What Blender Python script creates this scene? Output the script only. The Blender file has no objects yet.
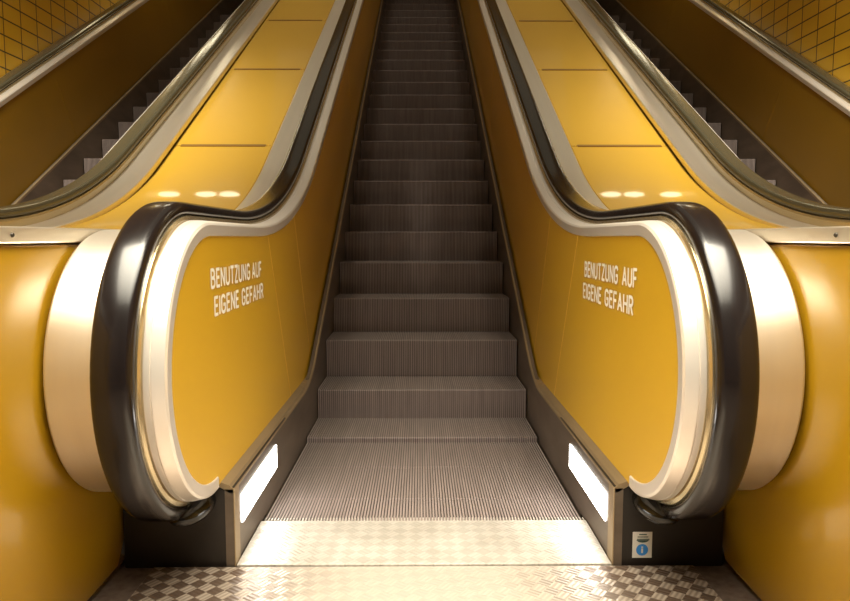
import bpy, bmesh, math, random
from mathutils import Vector
random.seed(3)
scene = bpy.context.scene
col = scene.collection
PI = math.pi

# ------------------------------------------------------------------ materials
def new_mat(name):
    m = bpy.data.materials.new(name); m.use_nodes = True
    nt = m.node_tree
    return m, nt, nt.nodes['Principled BSDF']

def N(nt, t, **kw):
    n = nt.nodes.new(t)
    for k, v in kw.items(): setattr(n, k, v)
    return n

def setv(b, **kw):
    for k, v in kw.items(): b.inputs[k.replace('_', ' ')].default_value = v

def bump(nt, b, height, strength, dist=0.002):
    n = N(nt, 'ShaderNodeBump'); n.inputs['Strength'].default_value = strength; n.inputs['Distance'].default_value = dist
    nt.links.new(height, n.inputs['Height']); nt.links.new(n.outputs['Normal'], b.inputs['Normal'])

def coords(nt, scale=(1, 1, 1), rot=(0, 0, 0), kind='Position'):
    g = N(nt, 'ShaderNodeNewGeometry')
    m = N(nt, 'ShaderNodeMapping'); m.inputs['Scale'].default_value = scale; m.inputs['Rotation'].default_value = rot
    nt.links.new(g.outputs['Position'], m.inputs['Vector'])
    return m.outputs['Vector']

def noisy_colour(nt, b, c1, c2, scale, detail=3, rot=(0, 0, 0)):
    n = N(nt, 'ShaderNodeTexNoise'); n.inputs['Scale'].default_value = 1.0; n.inputs['Detail'].default_value = detail
    nt.links.new(coords(nt, scale, rot), n.inputs['Vector'])
    r = N(nt, 'ShaderNodeValToRGB')
    r.color_ramp.elements[0].position = .3; r.color_ramp.elements[1].position = .7
    r.color_ramp.elements[0].color = (*c1, 1); r.color_ramp.elements[1].color = (*c2, 1)
    nt.links.new(n.outputs['Fac'], r.inputs['Fac']); nt.links.new(r.outputs['Color'], b.inputs['Base Color'])
    return n

def simple(name, c, rough=.4, metal=0, coat=0, c2=None, scale=(6, 6, 6), bumps=0, spec=None):
    m, nt, b = new_mat(name)
    setv(b, Base_Color=(*c, 1), Roughness=rough, Metallic=metal, Coat_Weight=coat, Coat_Roughness=.06)
    if spec is not None: b.inputs['Specular IOR Level'].default_value = spec
    n = noisy_colour(nt, b, c, c2 or tuple(x * 1.06 for x in c), scale)
    if bumps: bump(nt, b, n.outputs['Fac'], bumps)
    return m

M = {}
M['yellow'] = simple('yellow_enamel', (.61, .365, .018), .4, 0, .25, (.64, .382, .02), (1.5, 1.5, 1.5))
M['yellow_shade'] = simple('yellow_enamel_painted_shade', (.26, .145, .005), .5, 0, .1, (.29, .16, .006), (1.5, 1.5, 1.5))  # same yellow enamel darkened; the far panels' shade is put into its colour
M['yellow_deck'] = simple('yellow_deck_enamel', (.62, .37, .035), .36, 0, .5, (.65, .39, .038), (1.2, 1.2, 1.2))
M['yellow_wall'] = simple('yellow_partition_enamel', (.36, .195, .006), .24, 0, .5, (.39, .215, .008), (1, 1, 1))
M['silver'] = simple('brushed_aluminium', (.86, .80, .73), .30, .55, 0, (.88, .82, .75), (40, 3, 3), .03)
M['cream'] = simple('satin_aluminium_deck', (.84, .77, .66), .34, .85, 0, (.88, .81, .69), (30, 2, 2), .02)
M['guide'] = simple('handrail_guide_metal', (.62, .52, .34), .25, .9, 0, (.7, .6, .4), (30, 2, 2))
M['rubber'] = simple('black_rubber', (.007, .005, .005), .2, 0, .2, (.011, .008, .008), (60, 2, 2), .0)
M['rubber_sheen'] = simple('rubber_painted_sheen', (.13, .115, .07), .2, .55, 0, (.16, .14, .085), (60, 2, 2))  # black rubber lightened; the lit wall's reflection is put into its colour
M['dark'] = simple('dark_base_metal', (.011, .008, .006), .45, .0, 0, (.018, .013, .010), (9, 9, 9), .05)
M['boot'] = simple('black_plastic', (.004, .004, .004), .2, 0, .1)
M['groove'] = simple('dark_gap', (.05, .03, .012), .6)
M['slot'] = simple('brown_joint_bar', (.22, .11, .02), .5)
M['white'] = simple('white_lettering', (.9, .88, .8), .5)
M['seam'] = simple('pale_seam', (.75, .48, .08), .35, .2)
M['stickerw'] = simple('white_sticker', (.62, .60, .55), .5)
M['blue'] = simple('blue_print', (.03, .22, .62), .5)
M['green'] = simple('dark_green_print', (.04, .08, .07), .6)
M['bolt'] = simple('dark_screw', (.05, .04, .03), .4, .5)

def skirt_mat():
    m, nt, b = new_mat('brushed_skirt_steel')
    setv(b, Roughness=.42, Metallic=.55)
    noisy_colour(nt, b, (.13, .10, .075), (.22, .175, .135), (3, 2.5, 9), 5)
    return m
M['skirt'] = skirt_mat()
M['cap'] = simple('skirt_cap_metal', (.32, .24, .14), .4, .6, 0, (.40, .30, .18), (5, 4, 4))

def step_mat(name, c1, c2):
    m, nt, b = new_mat(name)
    setv(b, Roughness=.6, Metallic=.0)
    b.inputs['Specular IOR Level'].default_value = .25
    noisy_colour(nt, b, c1, c2, (60, 3, 3), 4)
    return m
M['step'] = step_mat('ribbed_riser_metal', (.20, .157, .147), (.28, .223, .208))
M['tread_step'] = step_mat('ribbed_tread_metal', (.20, .162, .148), (.27, .22, .20))
M['step_gap'] = simple('step_groove', (.045, .034, .028), .6)

def emis(name, c, s):
    m = bpy.data.materials.new(name); m.use_nodes = True
    nt = m.node_tree; nt.nodes.clear()
    e = N(nt, 'ShaderNodeEmission'); e.inputs['Color'].default_value = (*c, 1); e.inputs['Strength'].default_value = s
    o = N(nt, 'ShaderNodeOutputMaterial'); nt.links.new(e.outputs[0], o.inputs['Surface'])
    return m
M['light'] = emis('white_light_panel', (1, .96, .88), 16)
M['lamp'] = emis('ceiling_lamp_glow', (1, .88, .62), 8)

def tread_mat(name, c, hi, cell, rot, rough, metal, pale_mid=0):
    """checker plate: squares of raised parallel ribs on a darker ground"""
    m, nt, b = new_mat(name)
    v = coords(nt, (1 / cell, 1 / cell, 1 / cell), (0, 0, rot))
    ch = N(nt, 'ShaderNodeTexChecker'); ch.inputs['Scale'].default_value = 1.0
    nt.links.new(v, ch.inputs['Vector'])
    ch.inputs['Color1'].default_value = (1, 1, 1, 1); ch.inputs['Color2'].default_value = (0, 0, 0, 1)
    w = N(nt, 'ShaderNodeTexWave'); w.bands_direction = 'X'; w.inputs['Scale'].default_value = .8
    nt.links.new(v, w.inputs['Vector'])
    w2 = N(nt, 'ShaderNodeTexWave'); w2.bands_direction = 'Y'; w2.inputs['Scale'].default_value = .8
    nt.links.new(v, w2.inputs['Vector'])
    mx = N(nt, 'ShaderNodeMix'); mx.data_type = 'FLOAT'
    nt.links.new(ch.outputs['Fac'], mx.inputs[0]); nt.links.new(w2.outputs['Fac'], mx.inputs[2]); nt.links.new(w.outputs['Fac'], mx.inputs[3])
    no = N(nt, 'ShaderNodeTexNoise'); no.inputs['Scale'].default_value = 7; no.inputs['Detail'].default_value = 5
    nt.links.new(coords(nt), no.inputs['Vector'])
    r = N(nt, 'ShaderNodeMix'); r.data_type = 'RGBA'
    r.inputs[6].default_value = (*c, 1); r.inputs[7].default_value = (*hi, 1)
    mul = N(nt, 'ShaderNodeMath'); mul.operation = 'MULTIPLY'
    nt.links.new(ch.outputs['Fac'], mul.inputs[0]); 
    ma = N(nt, 'ShaderNodeMapRange'); ma.inputs['To Min'].default_value = .45; ma.inputs['To Max'].default_value = 1
    nt.links.new(w.outputs['Fac'], ma.inputs['Value']); nt.links.new(ma.outputs[0], mul.inputs[1])
    nt.links.new(mul.outputs[0], r.inputs[0])
    r2 = N(nt, 'ShaderNodeMix'); r2.data_type = 'RGBA'; r2.blend_type = 'MULTIPLY'; r2.inputs[0].default_value = .5
    rr = N(nt, 'ShaderNodeValToRGB'); rr.color_ramp.elements[0].position = .35; rr.color_ramp.elements[1].position = .65
    rr.color_ramp.elements[0].color = (.6, .56, .52, 1); rr.color_ramp.elements[1].color = (1, 1, 1, 1)
    nt.links.new(no.outputs['Fac'], rr.inputs['Fac'])
    nt.links.new(r.outputs[2], r2.inputs[6]); nt.links.new(rr.outputs['Color'], r2.inputs[7])
    if pale_mid:  # paler plain tone towards the middle, its edge broken up by noise
        g = N(nt, 'ShaderNodeNewGeometry'); sx = N(nt, 'ShaderNodeSeparateXYZ'); nt.links.new(g.outputs['Position'], sx.inputs[0])
        ab = N(nt, 'ShaderNodeMath'); ab.operation = 'ABSOLUTE'; nt.links.new(sx.outputs['X'], ab.inputs[0])
        ad = N(nt, 'ShaderNodeMath'); ad.operation = 'MULTIPLY_ADD'; ad.inputs[1].default_value = .25; nt.links.new(no.outputs['Fac'], ad.inputs[0]); nt.links.new(ab.outputs[0], ad.inputs[2])
        mr = N(nt, 'ShaderNodeMapRange'); mr.interpolation_type = 'SMOOTHSTEP'
        mr.inputs['From Min'].default_value = .30; mr.inputs['From Max'].default_value = .68; mr.inputs['To Min'].default_value = pale_mid; mr.inputs['To Max'].default_value = 0
        nt.links.new(ad.outputs[0], mr.inputs['Value'])
        r3 = N(nt, 'ShaderNodeMix'); r3.data_type = 'RGBA'; r3.inputs[7].default_value = (.58, .52, .45, 1)
        nt.links.new(mr.outputs[0], r3.inputs[0]); nt.links.new(r2.outputs[2], r3.inputs[6]); nt.links.new(r3.outputs[2], b.inputs['Base Color'])
    else: nt.links.new(r2.outputs[2], b.inputs['Base Color'])
    setv(b, Roughness=rough, Metallic=metal)
    bump(nt, b, mx.outputs[0], .35, .002)
    return m
M['tread'] = tread_mat('checker_plate', (.14, .095, .068), (.50, .42, .34), .033, math.radians(36), .36, .4, .85)
M['comb'] = tread_mat('worn_comb_plate', (.50, .47, .42), (.62, .58, .53), .034, math.radians(45), .36, .35)
M['floor'] = simple('dark_stone_floor', (.075, .052, .04), .5, 0, 0, (.15, .115, .095), (45, 45, 45), .1)

def tile_mat():
    m, nt, b = new_mat('yellow_wall_tile')
    g = N(nt, 'ShaderNodeNewGeometry'); s = N(nt, 'ShaderNodeSeparateXYZ'); c = N(nt, 'ShaderNodeCombineXYZ')
    nt.links.new(g.outputs['Position'], s.inputs[0])
    nt.links.new(s.outputs['Y'], c.inputs['X']); nt.links.new(s.outputs['Z'], c.inputs['Y'])
    t = N(nt, 'ShaderNodeTexBrick'); t.offset = 0.0; t.squash = 1.0
    t.inputs['Scale'].default_value = 1.0; t.inputs['Brick Width'].default_value = .226; t.inputs['Row Height'].default_value = .117
    t.inputs['Mortar Size'].default_value = .0055; t.inputs['Mortar Smooth'].default_value = .1
    t.inputs['Color1'].default_value = (.66, .40, .02, 1); t.inputs['Color2'].default_value = (.74, .45, .025, 1)
    t.inputs['Mortar'].default_value = (.05, .025, .004, 1)
    nt.links.new(c.outputs[0], t.inputs['Vector']); nt.links.new(t.outputs['Color'], b.inputs['Base Color'])
    setv(b, Roughness=.45)
    inv = N(nt, 'ShaderNodeMath'); inv.operation = 'SUBTRACT'; inv.inputs[0].default_value = 1
    nt.links.new(t.outputs['Fac'], inv.inputs[1]); bump(nt, b, inv.outputs[0], .2, .002)
    return m
M['tile'] = tile_mat()

# ------------------------------------------------------------------ object helpers
def wloc(o):
    v = Vector((0, 0, 0))
    while o: v += o.location; o = o.parent
    return v

def tag(o, label=None, cat=None, group=None, kind=None):
    if label: o['label'] = label
    if cat: o['category'] = cat
    if group: o['group'] = group
    if kind: o['kind'] = kind
    return o

def empty(name, loc):
    o = bpy.data.objects.new(name, None); o.empty_display_size = .1
    col.objects.link(o); o.location = loc
    return o

def obj(name, bm, mats, parent=None, smooth=False, origin=None, sharp=40):
    bmesh.ops.recalc_face_normals(bm, faces=bm.faces)
    off = wloc(parent) if parent else Vector((0, 0, 0))
    if origin: off = off + (Vector(origin) - off)
    for v in bm.verts: v.co -= off
    me = bpy.data.meshes.new(name); bm.to_mesh(me); bm.free()
    if not isinstance(mats, (list, tuple)): mats = [mats]
    for m in mats: me.materials.append(m)
    if smooth:
        for p in me.polygons: p.use_smooth = True
        me.set_sharp_from_angle(angle=math.radians(sharp))
    o = bpy.data.objects.new(name, me); col.objects.link(o)
    if parent:
        o.parent = parent
        if origin: o.location = Vector(origin) - wloc(parent)
    elif origin: o.location = origin
    return o

def box(bm, lo, hi, bev=0, mi=0, seg=2):
    t = bmesh.new()
    bmesh.ops.create_cube(t, size=1)
    for v in t.verts:
        v.co = Vector([lo[i] + (v.co[i] + .5) * (hi[i] - lo[i]) for i in range(3)])
    if bev: bmesh.ops.bevel(t, geom=t.edges[:], offset=bev, segments=seg, affect='EDGES', profile=.5)
    merge(bm, t, mi)

def merge(bm, t, mi=0):
    idx = {}
    for v in t.verts: idx[v] = bm.verts.new(v.co)
    for f in t.faces:
        nf = bm.faces.new([idx[v] for v in f.verts]); nf.material_index = mi
    t.free()

# ------------------------------------------------------------------ side profile of one balustrade (Y, z)
CY_, CZ_, RN = 1.814, .586, .322           # round newel end
TOP = CZ_ + RN                             # .905
KN = 3.07                                  # where the level top line meets the 30 degree line
RT = 2.7                                   # transition radius
T30 = math.tan(math.radians(30)); A30 = math.radians(30)
YEND = 12.4

def base_path(y_bottom=1.82, y_end=YEND, a0=None):
    pts = []
    if a0 is None and y_bottom > CY_:
        for k in range(2): pts.append((y_bottom + (CY_ - y_bottom) * k / 2, CZ_ - RN, 0, -1))
    n = 44
    for k in range(n + 1):
        a = -PI / 2 - PI * k / n
        pts.append((CY_ + RN * math.cos(a), CZ_ + RN * math.sin(a), math.cos(a), math.sin(a)))
    ys = KN - RT * math.tan(A30 / 2)
    for k in range(1, 4): pts.append((CY_ + (ys - CY_) * k / 4, TOP, 0, 1))
    for k in range(19):
        a = A30 * k / 18
        pts.append((ys + RT * math.sin(a), TOP + RT * (1 - math.cos(a)), -math.sin(a), math.cos(a)))
    y1, z1 = pts[-1][0], pts[-1][1]
    for k in range(1, 13):
        y = y1 + (y_end - y1) * k / 12
        pts.append((y, z1 + (y - y1) * T30, -math.sin(A30), math.cos(A30)))
    return pts

def sweep(bm, path, prof, fx, closed=True, caps=True, mi=0):
    rings = []
    for (y, z, ny, nz) in path:
        rings.append([bm.verts.new(fx(o, y + d * ny, z + d * nz)) for (o, d) in prof])
    n = len(prof)
    for a, b in zip(rings, rings[1:]):
        for i in range(n if closed else n - 1):
            j = (i + 1) % n
            f = bm.faces.new((a[i], a[j], b[j], b[i])); f.material_index = mi
    if closed and caps:
        bm.faces.new(rings[0]).material_index = mi
        bm.faces.new(list(reversed(rings[-1]))).material_index = mi

def bend(y, flat, knee, R):
    """level line turning to a 30 degree line at knee with radius R"""
    t = R * math.tan(A30 / 2)
    if y <= knee - t: return flat
    if y >= knee + t * math.cos(A30): return flat + (y - knee) * T30
    u = y - (knee - t)
    return flat + R - math.sqrt(max(R * R - u * u, 0))

def skirt_top(y): return bend(y, .222, 3.215, .7)
def smooth(y, a, b):
    t = max(0, min(1, (y - a) / (b - a))); return t * t * (3 - 2 * t)
def panel_low(y): return bend(y, .244, 3.60, .45)
def nosing(y): return bend(y, .0, 3.10, 1.0)

def frange(a, b, n): return [a + (b - a) * k / n for k in range(n + 1)]

def panel_top(y):
    if y < CY_: return CZ_ + math.sqrt(max(RN * RN - (y - CY_) ** 2, 0))
    return bend(y, TOP, KN, RT)
def panel_bot(y):
    if y < CY_ + .02: return max(CZ_ - math.sqrt(max(RN * RN - (y - CY_) ** 2, 0)), 0)
    return panel_low(y)

def side_panel_bm(fx, cut0, cut1):
    """yellow sheet between two slanted seams; a cut is the top point's Y, seams lean along (.5,-.866)"""
    ys = [CY_ - RN * math.cos(PI / 2 * k / 26) for k in range(27)] + frange(CY_ + .02, 4.4, 60) + frange(4.4, YEND, 12)[1:]
    bm = bmesh.new()
    prev = None
    for y in ys:
        zt, zb = panel_top(y) + .006, panel_bot(y) - .004
        if zt - zb < .012: zt = zb = (zt + zb) / 2
        cur = (bm.verts.new((0, y, zt)), bm.verts.new((0, y, zb)))
        if prev: bm.faces.new((prev[0], prev[1], cur[1], cur[0]))
        prev = cur
    bmesh.ops.remove_doubles(bm, verts=bm.verts, dist=.0005)
    n = Vector((0, math.cos(A30), math.sin(A30)))
    for cut, sgn in ((cut0, -1), (cut1, 1)):
        if cut is None: continue
        p = Vector((0, cut, panel_top(cut))) - n * (.0018 * sgn)
        bmesh.ops.bisect_plane(bm, geom=bm.verts[:] + bm.edges[:] + bm.faces[:], plane_co=p, plane_no=n,
                               clear_outer=sgn > 0, clear_inner=sgn < 0)
    r = bmesh.ops.extrude_face_region(bm, geom=bm.faces[:])
    for v in r['geom']:
        if isinstance(v, bmesh.types.BMVert): v.co.x += .012
    for v in bm.verts: v.co = fx(.55 + v.co.x, v.co.y, v.co.z)
    return bm

def column_sheet(bm, fx, o0, o1, ys, zlo, zhi, mi=0):
    """solid plate between two height lines"""
    prev = None
    for y in ys:
        cur = [bm.verts.new(fx(o, y, z)) for o, z in ((o0, zlo(y)), (o0, zhi(y)), (o1, zhi(y)), (o1, zlo(y)))]
        if prev:
            for i in range(4):
                j = (i + 1) % 4
                bm.faces.new((prev[i], prev[j], cur[j], cur[i])).material_index = mi
        else: bm.faces.new(cur).material_index = mi
        prev = cur
    bm.faces.new(list(reversed(prev))).material_index = mi

def arc(cx, cy, rx, ry, a0, a1, n=8):
    return [(cx + rx * math.cos(math.radians(a0 + (a1 - a0) * k / n)), cy + ry * math.sin(math.radians(a0 + (a1 - a0) * k / n))) for k in range(n + 1)]
# condensed sign lettering: strokes on a grid one unit high
GLYPH = {
    'B': (.46, [[(0, 0), (0, 1)], [(0, 1), (.22, 1)] + arc(.22, .765, .20, .235, 90, -90) + [(0, .53)], [(0, .53), (.24, .53)] + arc(.24, .265, .22, .265, 90, -90) + [(0, 0)]]),
    'E': (.38, [[(.38, 1), (0, 1), (0, 0), (.38, 0)], [(0, .52), (.33, .52)]]),
    'N': (.48, [[(0, 0), (0, 1), (.48, 0), (.48, 1)]]),
    'U': (.48, [[(0, 1), (0, .24)] + arc(.24, .24, .24, .24, 180, 360) + [(.48, 1)]]),
    'T': (.44, [[(0, 1), (.44, 1)], [(.22, 1), (.22, 0)]]),
    'Z': (.42, [[(0, 1), (.42, 1), (0, 0), (.42, 0)]]),
    'G': (.48, [arc(.24, .76, .24, .24, 20, 180) + [(0, .24)] + arc(.24, .24, .24, .24, 180, 360) + [(.48, .46), (.26, .46)]]),
    'A': (.52, [[(0, 0), (.26, 1), (.52, 0)], [(.09, .30), (.43, .30)]]),
    'F': (.38, [[(.38, 1), (0, 1), (0, 0)], [(0, .50), (.33, .50)]]),
    'I': (.0, [[(0, 0), (0, 1)]]),
    'H': (.48, [[(0, 0), (0, 1)], [(.48, 0), (.48, 1)], [(0, .51), (.48, .51)]]),
    'R': (.46, [[(0, 0), (0, 1), (.22, 1)] + arc(.22, .745, .22, .255, 90, -90) + [(0, .49)], [(.22, .49), (.46, 0)]]),
}
def text_obj(name, line, mat, parent, fx, y_start, width, z_base, cap, toward):
    """one mesh for each word of the line"""
    TH, GAP, SPACE = .082, .255, .42
    x = 0; words = []
    for word in line.split(' '):
        strokes = []
        for ch in word:
            wd, st = GLYPH[ch]
            strokes += [[(x + px, py) for px, py in pl] for pl in st]
            x += wd + GAP
        words.append(strokes); x += SPACE
    total = x - GAP - SPACE
    for strokes in words:
        bm = bmesh.new()
        lay = [0]
        P = lambda px, py: bm.verts.new(fx(.5492 - lay[0] * .00003, y_start + toward * width * px / total, z_base + cap * py))
        for pl in strokes:
            q = [(px, TH + py * (1 - 2 * TH)) for px, py in pl]
            for (ax, ay), (bx, by) in zip(q, q[1:]):
                L = math.hypot(bx - ax, by - ay)
                if L < 1e-6: continue
                ux, uy = (bx - ax) / L * TH, (by - ay) / L * TH
                e = .55; lay[0] += 1
                bm.faces.new([P(ax - ux * e - uy, ay - uy * e + ux), P(bx + ux * e - uy, by + uy * e + ux), P(bx + ux * e + uy, by + uy * e - ux), P(ax - ux * e + uy, ay - uy * e - ux)])
        obj(name, bm, mat, parent)

# ------------------------------------------------------------------ one balustrade with its parts
def balustrade(axis, s, dY, label, lettering=False, dz=0):
    yel = M['yellow_shade'] if dz else M['yellow']
    fx0 = lambda o, y, z: (axis + s * o, y + dY, z)
    fx = lambda o, y, z: (axis + s * o, y + dY, z + dz * smooth(z - skirt_top(y), .0, .40))
    root = empty('balustrade', fx(.68, 1.87, 0)); tag(root, label, 'balustrade')
    cuts = [None, 2.50, 3.03, 5.4, 7.8, 10.2, None]
    for a, b in zip(cuts, cuts[1:]):
        p = obj('side_panel', side_panel_bm(fx, a, b), yel, root)
        if a is None and lettering:
            y0 = 1.812 if s < 0 else 2.385
            tw = 1 if s < 0 else -1
            text_obj('lettering', 'BENUTZUNG AUF', M['white'], p, fx, y0, .57, .767, .054, tw)
            y0 = 1.838 if s < 0 else 2.400
            text_obj('lettering', 'EIGENE GEFAHR', M['white'], p, fx, y0, .562, .693, .054, tw)
    # pale strip behind the seams
    for c in cuts[1:-1]:
        bm = bmesh.new(); w = .0028
        zt = panel_top(c); 
        # walk down the seam until the lower edge
        t = 0
        while zt - t * math.cos(A30) > panel_low(c + t * math.sin(A30)) and t < 1.2: t += .004
        y2, z2 = c + t * math.sin(A30), zt - t * math.cos(A30)
        vs = []
        for o in (.5492, .556):
            for (y, z) in ((c - w * .866, zt - w * .5), (c + w * .866, zt + w * .5), (y2 + w * .866, z2 + w * .5), (y2 - w * .866, z2 - w * .5)):
                vs.append(bm.verts.new(fx(o, y, z)))
        for q in ((0, 1, 2, 3), (4, 5, 6, 7), (0, 1, 5, 4), (1, 2, 6, 5), (2, 3, 7, 6), (3, 0, 4, 7)): bm.faces.new([vs[i] for i in q])
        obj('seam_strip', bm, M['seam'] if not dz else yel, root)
    # silver frame around the panel, wraps round the newel
    path = base_path()
    bm = bmesh.new()
    sweep(bm, path, [(.566, -.006), (.547, -.004), (.5455, -.002), (.5455, .024), (.5495, .030), (.5755, .036), (.5765, .033), (.5785, .033), (.5795, .036), (.592, .036), (.594, .030), (.600, .030), (.600, -.006)], fx)
    obj('panel_frame', bm, M['silver'], root, True, sharp=18)
    bm = bmesh.new()
    sweep(bm, path, [(.596, .0), (.596, .040), (.600, .047), (.607, .049), (.612, .046), (.676, .046), (.682, .049), (.690, .046), (.693, .038), (.693, .0)], fx)
    obj('handrail_guide', bm, M['guide'], root, True, sharp=18)
    bm = bmesh.new()
    sweep(bm, base_path(), [(.690, -.02), (.690, .006), (.694, .012), (.810, .012), (.815, .009), (.815, -.02)], fx)
    obj('deck_strip', bm, M['cream'], root, True, sharp=18)
    # skirt
    ys = frange(1.85, 2.6, 6) + frange(2.6, 3.8, 24)[1:] + frange(3.8, YEND, 10)[1:]
    bm = bmesh.new()
    column_sheet(bm, fx, .515, .54, ys, lambda y: nosing(y) - .30 if y > 2.3 else -.0, skirt_top)
    sk = obj('skirt_panel', bm, M['skirt'], root)
    bm = bmesh.new(); prev = None
    for y in ys:
        zt = skirt_top(y)
        u = panel_low(y) - zt - .004
        u2 = u * .35 if u > 0 else u * .95
        pr = [(.5145, zt - .006), (.514, zt - .001), (.517, zt + .003), (.523, zt + .005), (.527, zt + .005 + u2), (.556, zt + .004 + u), (.556, zt - .010 + u), (.523, zt - .012 + min(u, 0))]
        cur = [bm.verts.new(fx(o, y, z)) for o, z in pr]
        if prev:
            for i in range(8): bm.faces.new((prev[i], prev[(i + 1) % 8], cur[(i + 1) % 8], cur[i]))
        else: bm.faces.new(cur)
        prev = cur
    bm.faces.new(list(reversed(prev)))
    obj('skirt_cap', bm, M['cap'], root)
    # lit panel in the skirt by the comb
    bm = bmesh.new()
    x0, x1 = sorted((axis + s * .5115, axis + s * .5165))
    box(bm, (x0, 1.925 + dY, .100), (x1, 2.40 + dY, .180))
    lp = obj('light_panel', bm, M['light'], sk); lp['label'] = 'lit white rectangular light panel'
    # newel base
    bm = bmesh.new()
    x0, x1 = sorted((axis + s * .5155, axis + s * .818))
    box(bm, (x0, 1.852 + dY, 0), (x1, 2.6 + dY, .2265), .004)
    obj('newel_base', bm, M['dark'], root, True, sharp=30)
    bm = bmesh.new()
    x0, x1 = sorted((axis + s * .5135, axis + s * .5175))
    box(bm, (x0, 1.848 + dY, 0), (x1, 1.90 + dY, .224), .002)
    obj('corner_trim', bm, M['cap'], root)
    # rubber inlet the handrail runs into
    bm = bmesh.new()
    bmesh.ops.create_uvsphere(bm, u_segments=32, v_segments=20, radius=1)
    for v in bm.verts:
        v.co = Vector(fx0(.612 + v.co.x * .056, 1.80 + v.co.y * .105, .196 + v.co.z * .036))
    obj('handrail_inlet', bm, M['boot'], root, True, sharp=180)
    return root

def handrail(axis, s, dY, label, dz=0):
    fx = lambda o, y, z: (axis + s * o, y + dY, z + dz * smooth(z - skirt_top(y), .0, .40))
    path = base_path(1.90)
    prof = [(.613, .0495), (.606, .050), (.6015, .054), (.600, .062), (.6020, .070), (.6065, .0775), (.613, .0815), (.619, .0828), (.645, .0835), (.671, .0828), (.677, .0815),
            (.6835, .0775), (.688, .070), (.690, .062), (.6885, .054), (.684, .050), (.677, .0495)]
    bm = bmesh.new(); sweep(bm, path, prof, fx)
    o = obj('handrail', bm, M['rubber'] if axis == 0 else M['rubber_sheen'], None, True, origin=fx(.645, 1.835, .16), sharp=60)
    return tag(o, label, 'handrail')

# ------------------------------------------------------------------ steps
RISE, RUN = .195, .195 / T30
def step_meshes():
    pitch = .0098; n = 104
    w0 = -n * pitch / 2
    # tread: cleats running front to back
    def ribs(bm, pts):
        """pts: centre line (y, z, ny, nz); cleats raised along the normal"""
        for i in range(n):
            x = w0 + i * pitch
            for (xa, xb, d, mi) in ((x, x + pitch * .62, .0, 0), (x + pitch * .62, x + pitch, -.006, 1)):
                prev = None
                for (y, z, ny, nz) in pts:
                    cur = (bm.verts.new((xa, y + ny * d, z + nz * d)), bm.verts.new((xb, y + ny * d, z + nz * d)))
                    if prev: bm.faces.new((prev[0], prev[1], cur[1], cur[0])).material_index = mi
                    prev = cur
            for xx in (x, x + pitch * .62):
                prev = None
                for (y, z, ny, nz) in pts:
                    cur = (bm.verts.new((xx, y, z)), bm.verts.new((xx, y - ny * .006, z - nz * .006)))
                    if prev: bm.faces.new((prev[0], prev[1], cur[1], cur[0])).material_index = 1
                    prev = cur
    t = bmesh.new()
    ribs(t, [(.004, 0, 0, 1), (RUN - .001, 0, 0, 1)])
    box(t, (w0, .006, -.03), (-w0, RUN - .001, -.008), 0, 1)
    r = bmesh.new()
    pts = [(.004, 0, -.7, .7), (.0, -.006, -1, 0)]
    for k in range(1, 7):
        u = k / 6
        pts.append((0.0 + .005 * (1 - math.cos(u * PI / 2)), -.006 - (RISE - .006) * u, -1, 0))
    ribs(r, pts)
    return t, r
tb, rb = step_meshes()
def bm_mesh(name, bm, mats):
    me = bpy.data.meshes.new(name); bm.to_mesh(me); bm.free()
    for m in mats: me.materials.append(m)
    return me
tread_me = bm_mesh('tread', tb, [M['tread_step'], M['step_gap']])
riser_me = bm_mesh('riser', rb, [M['step'], M['step_gap']])

ORD = ['first', 'second', 'third', 'fourth', 'fifth', 'sixth', 'seventh', 'eighth', 'ninth', 'tenth', 'eleventh', 'twelfth', 'thirteenth', 'fourteenth', 'fifteenth',
       'sixteenth', 'seventeenth', 'eighteenth', 'nineteenth', 'twentieth', 'twenty-first', 'twenty-second', 'twenty-third', 'twenty-fourth', 'twenty-fifth', 'twenty-sixth',
       'twenty-seventh', 'twenty-eighth', 'twenty-ninth', 'thirtieth', 'thirty-first', 'thirty-second']

def step_at(x, y, z):
    root = empty('escalator_step', (x, y, z))
    for nme, me in (('tread', tread_me), ('riser', riser_me)):
        o = bpy.data.objects.new(nme, me); col.objects.link(o); o.parent = root
    return root

def copy_step(src, x, y, z):
    r = src.copy(); col.objects.link(r); r.location = (x, y, z)
    for ch in src.children:
        c = ch.copy(); col.objects.link(c); c.parent = r
    return r

# nosing positions: a step whose nosing sits at z = 1.14 on the slope, then one run back and forth
Y_REF = 3.10 + 1.138 / T30
first = None
def steps(axis, dY, k0, k1, lab, group):
    global first
    ln = 0
    for k in range(k0, k1 + 1):
        y = Y_REF + k * RUN
        z = nosing(y) - .003
        if first is None: st = first = step_at(axis, y + dY, z)
        else: st = copy_step(first, axis, y + dY, z)
        tag(st, lab(ORD[ln]), 'step', group)
        ln += 1
kc0 = -int((Y_REF - 2.16) / RUN) - 1
steps(0, 0, kc0, 17, lambda o: 'ribbed brown-grey step of the wide centre escalator, %s one up from the comb plate' % o, 'centre escalator steps')

AX = 2.16; DY = -.08; DZ = -.12
steps(-AX, DY, -1, 14, lambda o: 'ribbed metal step of the left escalator behind its handrail, %s visible one from the bottom' % o, 'left escalator steps')
steps(AX, DY, -1, 14, lambda o: 'ribbed metal step of the right escalator behind its handrail, %s visible one from the bottom' % o, 'right escalator steps')

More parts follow.
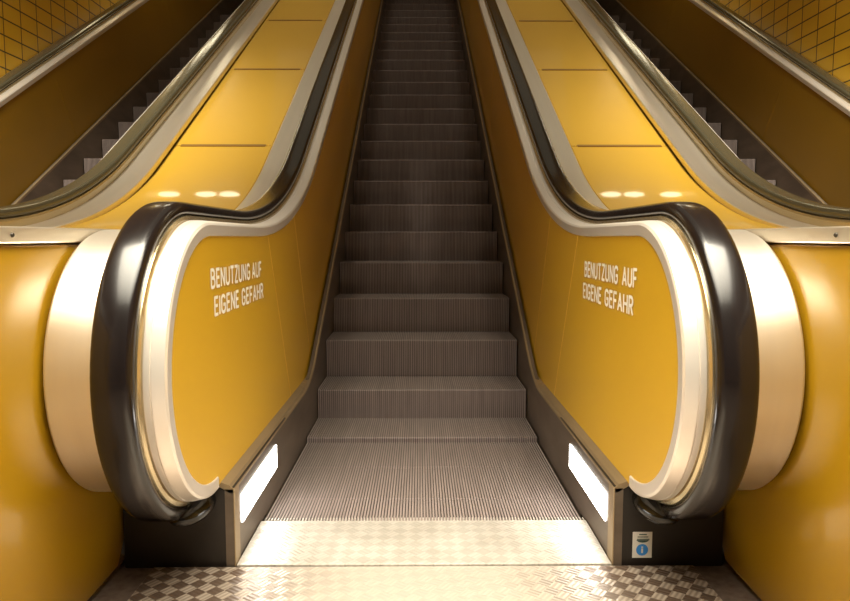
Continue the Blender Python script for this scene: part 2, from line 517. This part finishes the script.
# ------------------------------------------------------------------ balustrades and handrails
balustrade(0, -1, 0, 'yellow balustrade with rounded silver newel on the left side of the centre escalator', True)
balustrade(0, 1, 0, 'yellow balustrade with rounded silver newel on the right side of the centre escalator', True)
handrail(0, -1, 0, 'black rubber handrail curling round the left newel of the centre escalator')
handrail(0, 1, 0, 'black rubber handrail curling round the right newel of the centre escalator')
balustrade(-AX, 1, DY, 'near silver-edged balustrade of the left escalator, beside the left yellow deck')
balustrade(-AX, -1, DY, 'shade-tinted yellow far balustrade of the left escalator, below the tiled wall', dz=DZ)
handrail(-AX, 1, DY, 'shiny dark handrail of the left escalator, beside the left yellow deck')
handrail(-AX, -1, DY, 'dark handrail at the far left, below the tiled wall', dz=DZ)
balustrade(AX, -1, DY, 'near silver-edged balustrade of the right escalator, beside the right yellow deck')
balustrade(AX, 1, DY, 'shade-tinted yellow far balustrade of the right escalator, below the tiled wall', dz=DZ)
handrail(AX, -1, DY, 'shiny dark handrail of the right escalator, beside the right yellow deck')
handrail(AX, 1, DY, 'dark handrail at the far right, below the tiled wall', dz=DZ)

# ------------------------------------------------------------------ yellow decks between the escalators
DECK_CUTS = [1.95, 3.90, 5.075, 6.265, 7.45, 8.64, 9.82, 11.0, 12.3]
def deck(s, side):
    fx = lambda o, y, z: (s * o, y, z)
    o0, o1 = .8155, AX - .8155
    root = empty('escalator_deck', fx((o0 + o1) / 2, 2.0, .9))
    tag(root, 'glossy yellow sloping deck between the centre and %s escalators' % side, 'deck')
    path = [p for p in base_path(y_end=YEND) if p[0] >= 1.95 and p[1] > .8]
    for a, b in zip(DECK_CUTS, DECK_CUTS[1:]):
        ys = sorted(set([a + .003, b - .003] + [p[0] for p in path if a + .003 < p[0] < b - .003]))
        bm = bmesh.new()
        pts = []
        for y in ys:
            z = bend(y, TOP, KN, RT)
            t = max(0, min(1, (y - (KN - .72)) / 1.35)) * A30
            pts.append((y, z, -math.sin(t), math.cos(t)))
        sweep(bm, pts, [(o0, -.02), (o0, .008), (o0 + .004, .0115), (o1 - .004, .0115), (o1, .008), (o1, -.02)], fx)
        obj('cover_panel', bm, M['yellow_deck'], root, True, sharp=35)
    for y in DECK_CUTS[1:-1]:
        bm = bmesh.new()
        z = bend(y, TOP, KN, RT)
        vs = []
        for o in (o0 + .035, o1 - .035):
            for (t, d) in ((-.012, .008), (-.012, .0155), (.012, .0155), (.012, .008)):
                vs.append(bm.verts.new(fx(o, y + t * math.cos(A30) - d * .5, z + t * .5 + d * .866)))
        for q in ((0, 1, 2, 3), (4, 5, 6, 7), (0, 1, 5, 4), (1, 2, 6, 5), (2, 3, 7, 6), (3, 0, 4, 7)): bm.faces.new([vs[i] for i in q])
        obj('joint_bar', bm, M['slot'], root)
        bm = bmesh.new()
        bmesh.ops.create_uvsphere(bm, u_segments=10, v_segments=6, radius=.006)
        for v in bm.verts: v.co = v.co + Vector(fx(o0 + .02, y - .006, z + .011))
        obj('screw', bm, M['seam'], root, True)
deck(-1, 'left'); deck(1, 'right')

def partition(s, side):
    fx = lambda o, y, z: (s * o, y, z)
    root = empty('partition', fx(1.09, 1.5, 0))
    tag(root, 'low glossy yellow partition wall standing %s of the centre escalator entrance' % side, 'partition')
    o0, o1 = .826, AX - .826
    bm = bmesh.new()
    x0, x1 = sorted((s * o0, s * o1))
    box(bm, (x0, .95, 0), (x1, 2.2, .8885), .02)
    obj('wall_body', bm, M['yellow_wall'], root, True)
    bm = bmesh.new()
    x0, x1 = sorted((s * (o0 - .004), s * (o1 + .004)))
    box(bm, (x0, .945, .888), (x1, 1.951, .922), .003)
    obj('top_trim', bm, M['cream'], root)
    bm = bmesh.new()
    bmesh.ops.create_uvsphere(bm, u_segments=12, v_segments=8, radius=.005)
    for v in bm.verts: v.co = v.co + Vector(fx(o0 - .004, 1.408, .905))
    obj('screw', bm, M['bolt'], root, True)
partition(-1, 'left'); partition(1, 'right')

# ------------------------------------------------------------------ landing plates
bm = bmesh.new()
box(bm, (-.512, 1.848, .0), (.512, 2.145, .012), .002)
cp = empty('comb_plate', (0, 2.0, 0)); tag(cp, 'bright worn checkered comb plate at the foot of the centre escalator steps', 'comb plate')
obj('plate', bm, M['comb'], cp)
bm = bmesh.new()
for i in range(104):
    x = -.5096 + i * .0098
    box(bm, (x + .0062, 2.143, .002), (x + .0096, 2.175, .009))
obj('comb_teeth', bm, M['comb'], cp)
bm = bmesh.new()
box(bm, (-.735, .2, .0), (.735, 1.844, .008), .002)
fp = obj('landing_plate', bm, M['tread'], None, origin=(0, 1.0, 0))
tag(fp, 'checkered steel tread plate on the floor in front of the comb plate', 'floor plate')

# ------------------------------------------------------------------ small things
def sticker():
    fx = lambda u, w: (.569 + u * .0535, .026 + w * .073)
    root = empty('sticker', (.596, 1.872, .06))
    tag(root, 'small white sticker with blue round emblem on the dark right newel base', 'sticker')
    Y0 = 1.8515
    def quad(u0, u1, w0, w1, name, mat, dy):
        bm = bmesh.new()
        (xa, za), (xb, zb) = fx(u0, w0), fx(u1, w1)
        box(bm, (xa, Y0 - dy, za), (xb, Y0 + .0003, zb))
        return obj(name, bm, mat, root)
    quad(0, 1, 0, 1, 'sheet', M['stickerw'], .0005)
    bm = bmesh.new()
    cx, cz = fx(.5, .31)
    bmesh.ops.create_circle(bm, cap_ends=True, segments=32, radius=.0165)
    for v in bm.verts: v.co = Vector((cx + v.co.x, Y0 - .0008, cz + v.co.y))
    em = obj('emblem', bm, M['blue'], root)
    bm = bmesh.new()
    box(bm, (cx - .0024, Y0 - .0012, cz - .009), (cx + .0024, Y0 - .0009, cz + .004), .0001)
    box(bm, (cx - .0024, Y0 - .0012, cz + .006), (cx + .0024, Y0 - .0009, cz + .0095), .0001)
    obj('emblem_mark', bm, M['stickerw'], em)
    quad(.33, .72, .88, .92, 'printed_line', M['green'], .0008)
    quad(.25, .80, .79, .825, 'printed_line', M['green'], .0008)
    quad(.22, .86, .70, .735, 'printed_line', M['green'], .0008)
    bm = bmesh.new()
    a0, a1 = PI + .35, 2 * PI - .35
    vs = [bm.verts.new((fx(.52, .74)[0] + .019 * math.cos(a0 + (a1 - a0) * k / 12), Y0 - .0008, fx(.52, .74)[1] + .011 * math.sin(a0 + (a1 - a0) * k / 12))) for k in range(13)]
    bm.faces.new(vs)
    obj('printed_arc', bm, M['green'], root)
sticker()

# ------------------------------------------------------------------ setting
def struct(name, bm, mat):
    o = obj(name, bm, mat); o['kind'] = 'structure'; return o
bm = bmesh.new(); box(bm, (-3.2, -4, -.12), (3.2, 1.93, -.0005)); struct('floor', bm, M['floor'])
for s, nm in ((-1, 'wall_left'), (1, 'wall_right')):
    bm = bmesh.new(); x0, x1 = sorted((s * (AX + .822), s * (AX + .96)))
    box(bm, (x0, -4, -.1), (x1, 12.7, 9.5)); struct(nm, bm, M['tile'])

bm = bmesh.new(); box(bm, (-3.12, 12.55, 0), (3.12, 12.7, 9.5)); struct('wall_back', bm, M['tile'])

# pans that carry the steps
for i, (ax, dy) in enumerate(((0, 0), (-AX, DY), (AX, DY))):
    bm = bmesh.new()
    column_sheet(bm, lambda o, y, z: (ax + o, y + dy, z), -.512, .512, frange(2.2, 2.5, 2) + frange(2.5, 3.8, 14)[1:] + [11.8],
                 lambda y: nosing(y) - .36, lambda y: nosing(y) - .25)
    struct('trim_%d' % (i + 1), bm, M['dark'])

# ceiling lamps
for s in (-1, 1):
    for (t, nm) in ((.352, 'outermost'), (.300, 'middle one'), (.268, 'innermost')):
        bm = bmesh.new()
        bmesh.ops.create_uvsphere(bm, u_segments=20, v_segments=12, radius=.115)
        loc = (s * t * 8.2, 7.1, 4.15)
        for v in bm.verts: v.co = v.co + Vector(loc)
        o = obj('ceiling_lamp', bm, M['lamp'], None, True, origin=loc)
        tag(o, 'round warm ceiling lamp above the %s escalator, %s of its row' % ('left' if s < 0 else 'right', nm), 'lamp', 'ceiling lamps')

def area(name, loc, aim, sx, sy, power, colr, spread=180):
    l = bpy.data.lights.new(name, 'AREA'); l.shape = 'RECTANGLE'; l.size = sx; l.size_y = sy; l.energy = power; l.color = colr
    l.spread = math.radians(spread)
    o = bpy.data.objects.new(name, l); col.objects.link(o); o.location = loc
    d = Vector(aim) - Vector(loc)
    o.rotation_euler = d.to_track_quat('-Z', 'Y').to_euler()
    return o
WARM = (1, .92, .74)
area('hall_light', (0, .35, 3.2), (0, .36, 0), 3.6, 2.6, 220, WARM, 96)
for q in (-1, 1):
    area('side_step_fill', (q * 2.3, 1.6, 3.7), (q * 2.3, 4.2, 1.2), .5, 1.2, 38, WARM, 60)  # added unseen fill to brighten the side escalators' steps
    for k in range(4):
        y = 3.4 + 1.9 * k
        area('shaft_light', (q * 1.1, y - .9, 1.1 + (y - 3.07) * T30 + 3.0), (q * 1.1, y, 1.0 + (y - 3.07) * T30), .34, 1.9, 4.2, WARM, 60)
    if k == 0: area('tile_fill', (q * 2.15, 6.0, 5.1), (q * 3.0, 6.0, 3.8), .25, 3.5, 230, WARM, 75)  # made-up unseen wash aimed at the tiles to brighten them

w = bpy.data.worlds.new('World'); scene.world = w; w.use_nodes = True
wn = w.node_tree; bg = wn.nodes['Background']
tc = N(wn, 'ShaderNodeTexCoord'); sp = N(wn, 'ShaderNodeSeparateXYZ'); wn.links.new(tc.outputs['Generated'], sp.inputs[0])
wr = N(wn, 'ShaderNodeValToRGB'); wr.color_ramp.elements[0].position = .0; wr.color_ramp.elements[1].position = .9
wr.color_ramp.elements[0].color = (.035, .026, .016, 1); wr.color_ramp.elements[1].color = (.21, .17, .11, 1)
wn.links.new(sp.outputs['Z'], wr.inputs['Fac']); wn.links.new(wr.outputs['Color'], bg.inputs['Color'])

# ------------------------------------------------------------------ camera
F = 703.0
cam = bpy.data.cameras.new('Camera'); cam.sensor_fit = 'HORIZONTAL'; cam.sensor_width = 36; cam.lens = F / 850 * 36
cam.clip_start = .02
co = bpy.data.objects.new('Camera', cam); col.objects.link(co)
co.location = (-.013, 0, .9)
co.rotation_euler = (PI / 2 - math.atan(63 / F), 0, -math.atan(5.5 / F))
scene.camera = co
scene.view_settings.view_transform = 'Standard'
scene.view_settings.look = 'None'
scene.view_settings.exposure = .14
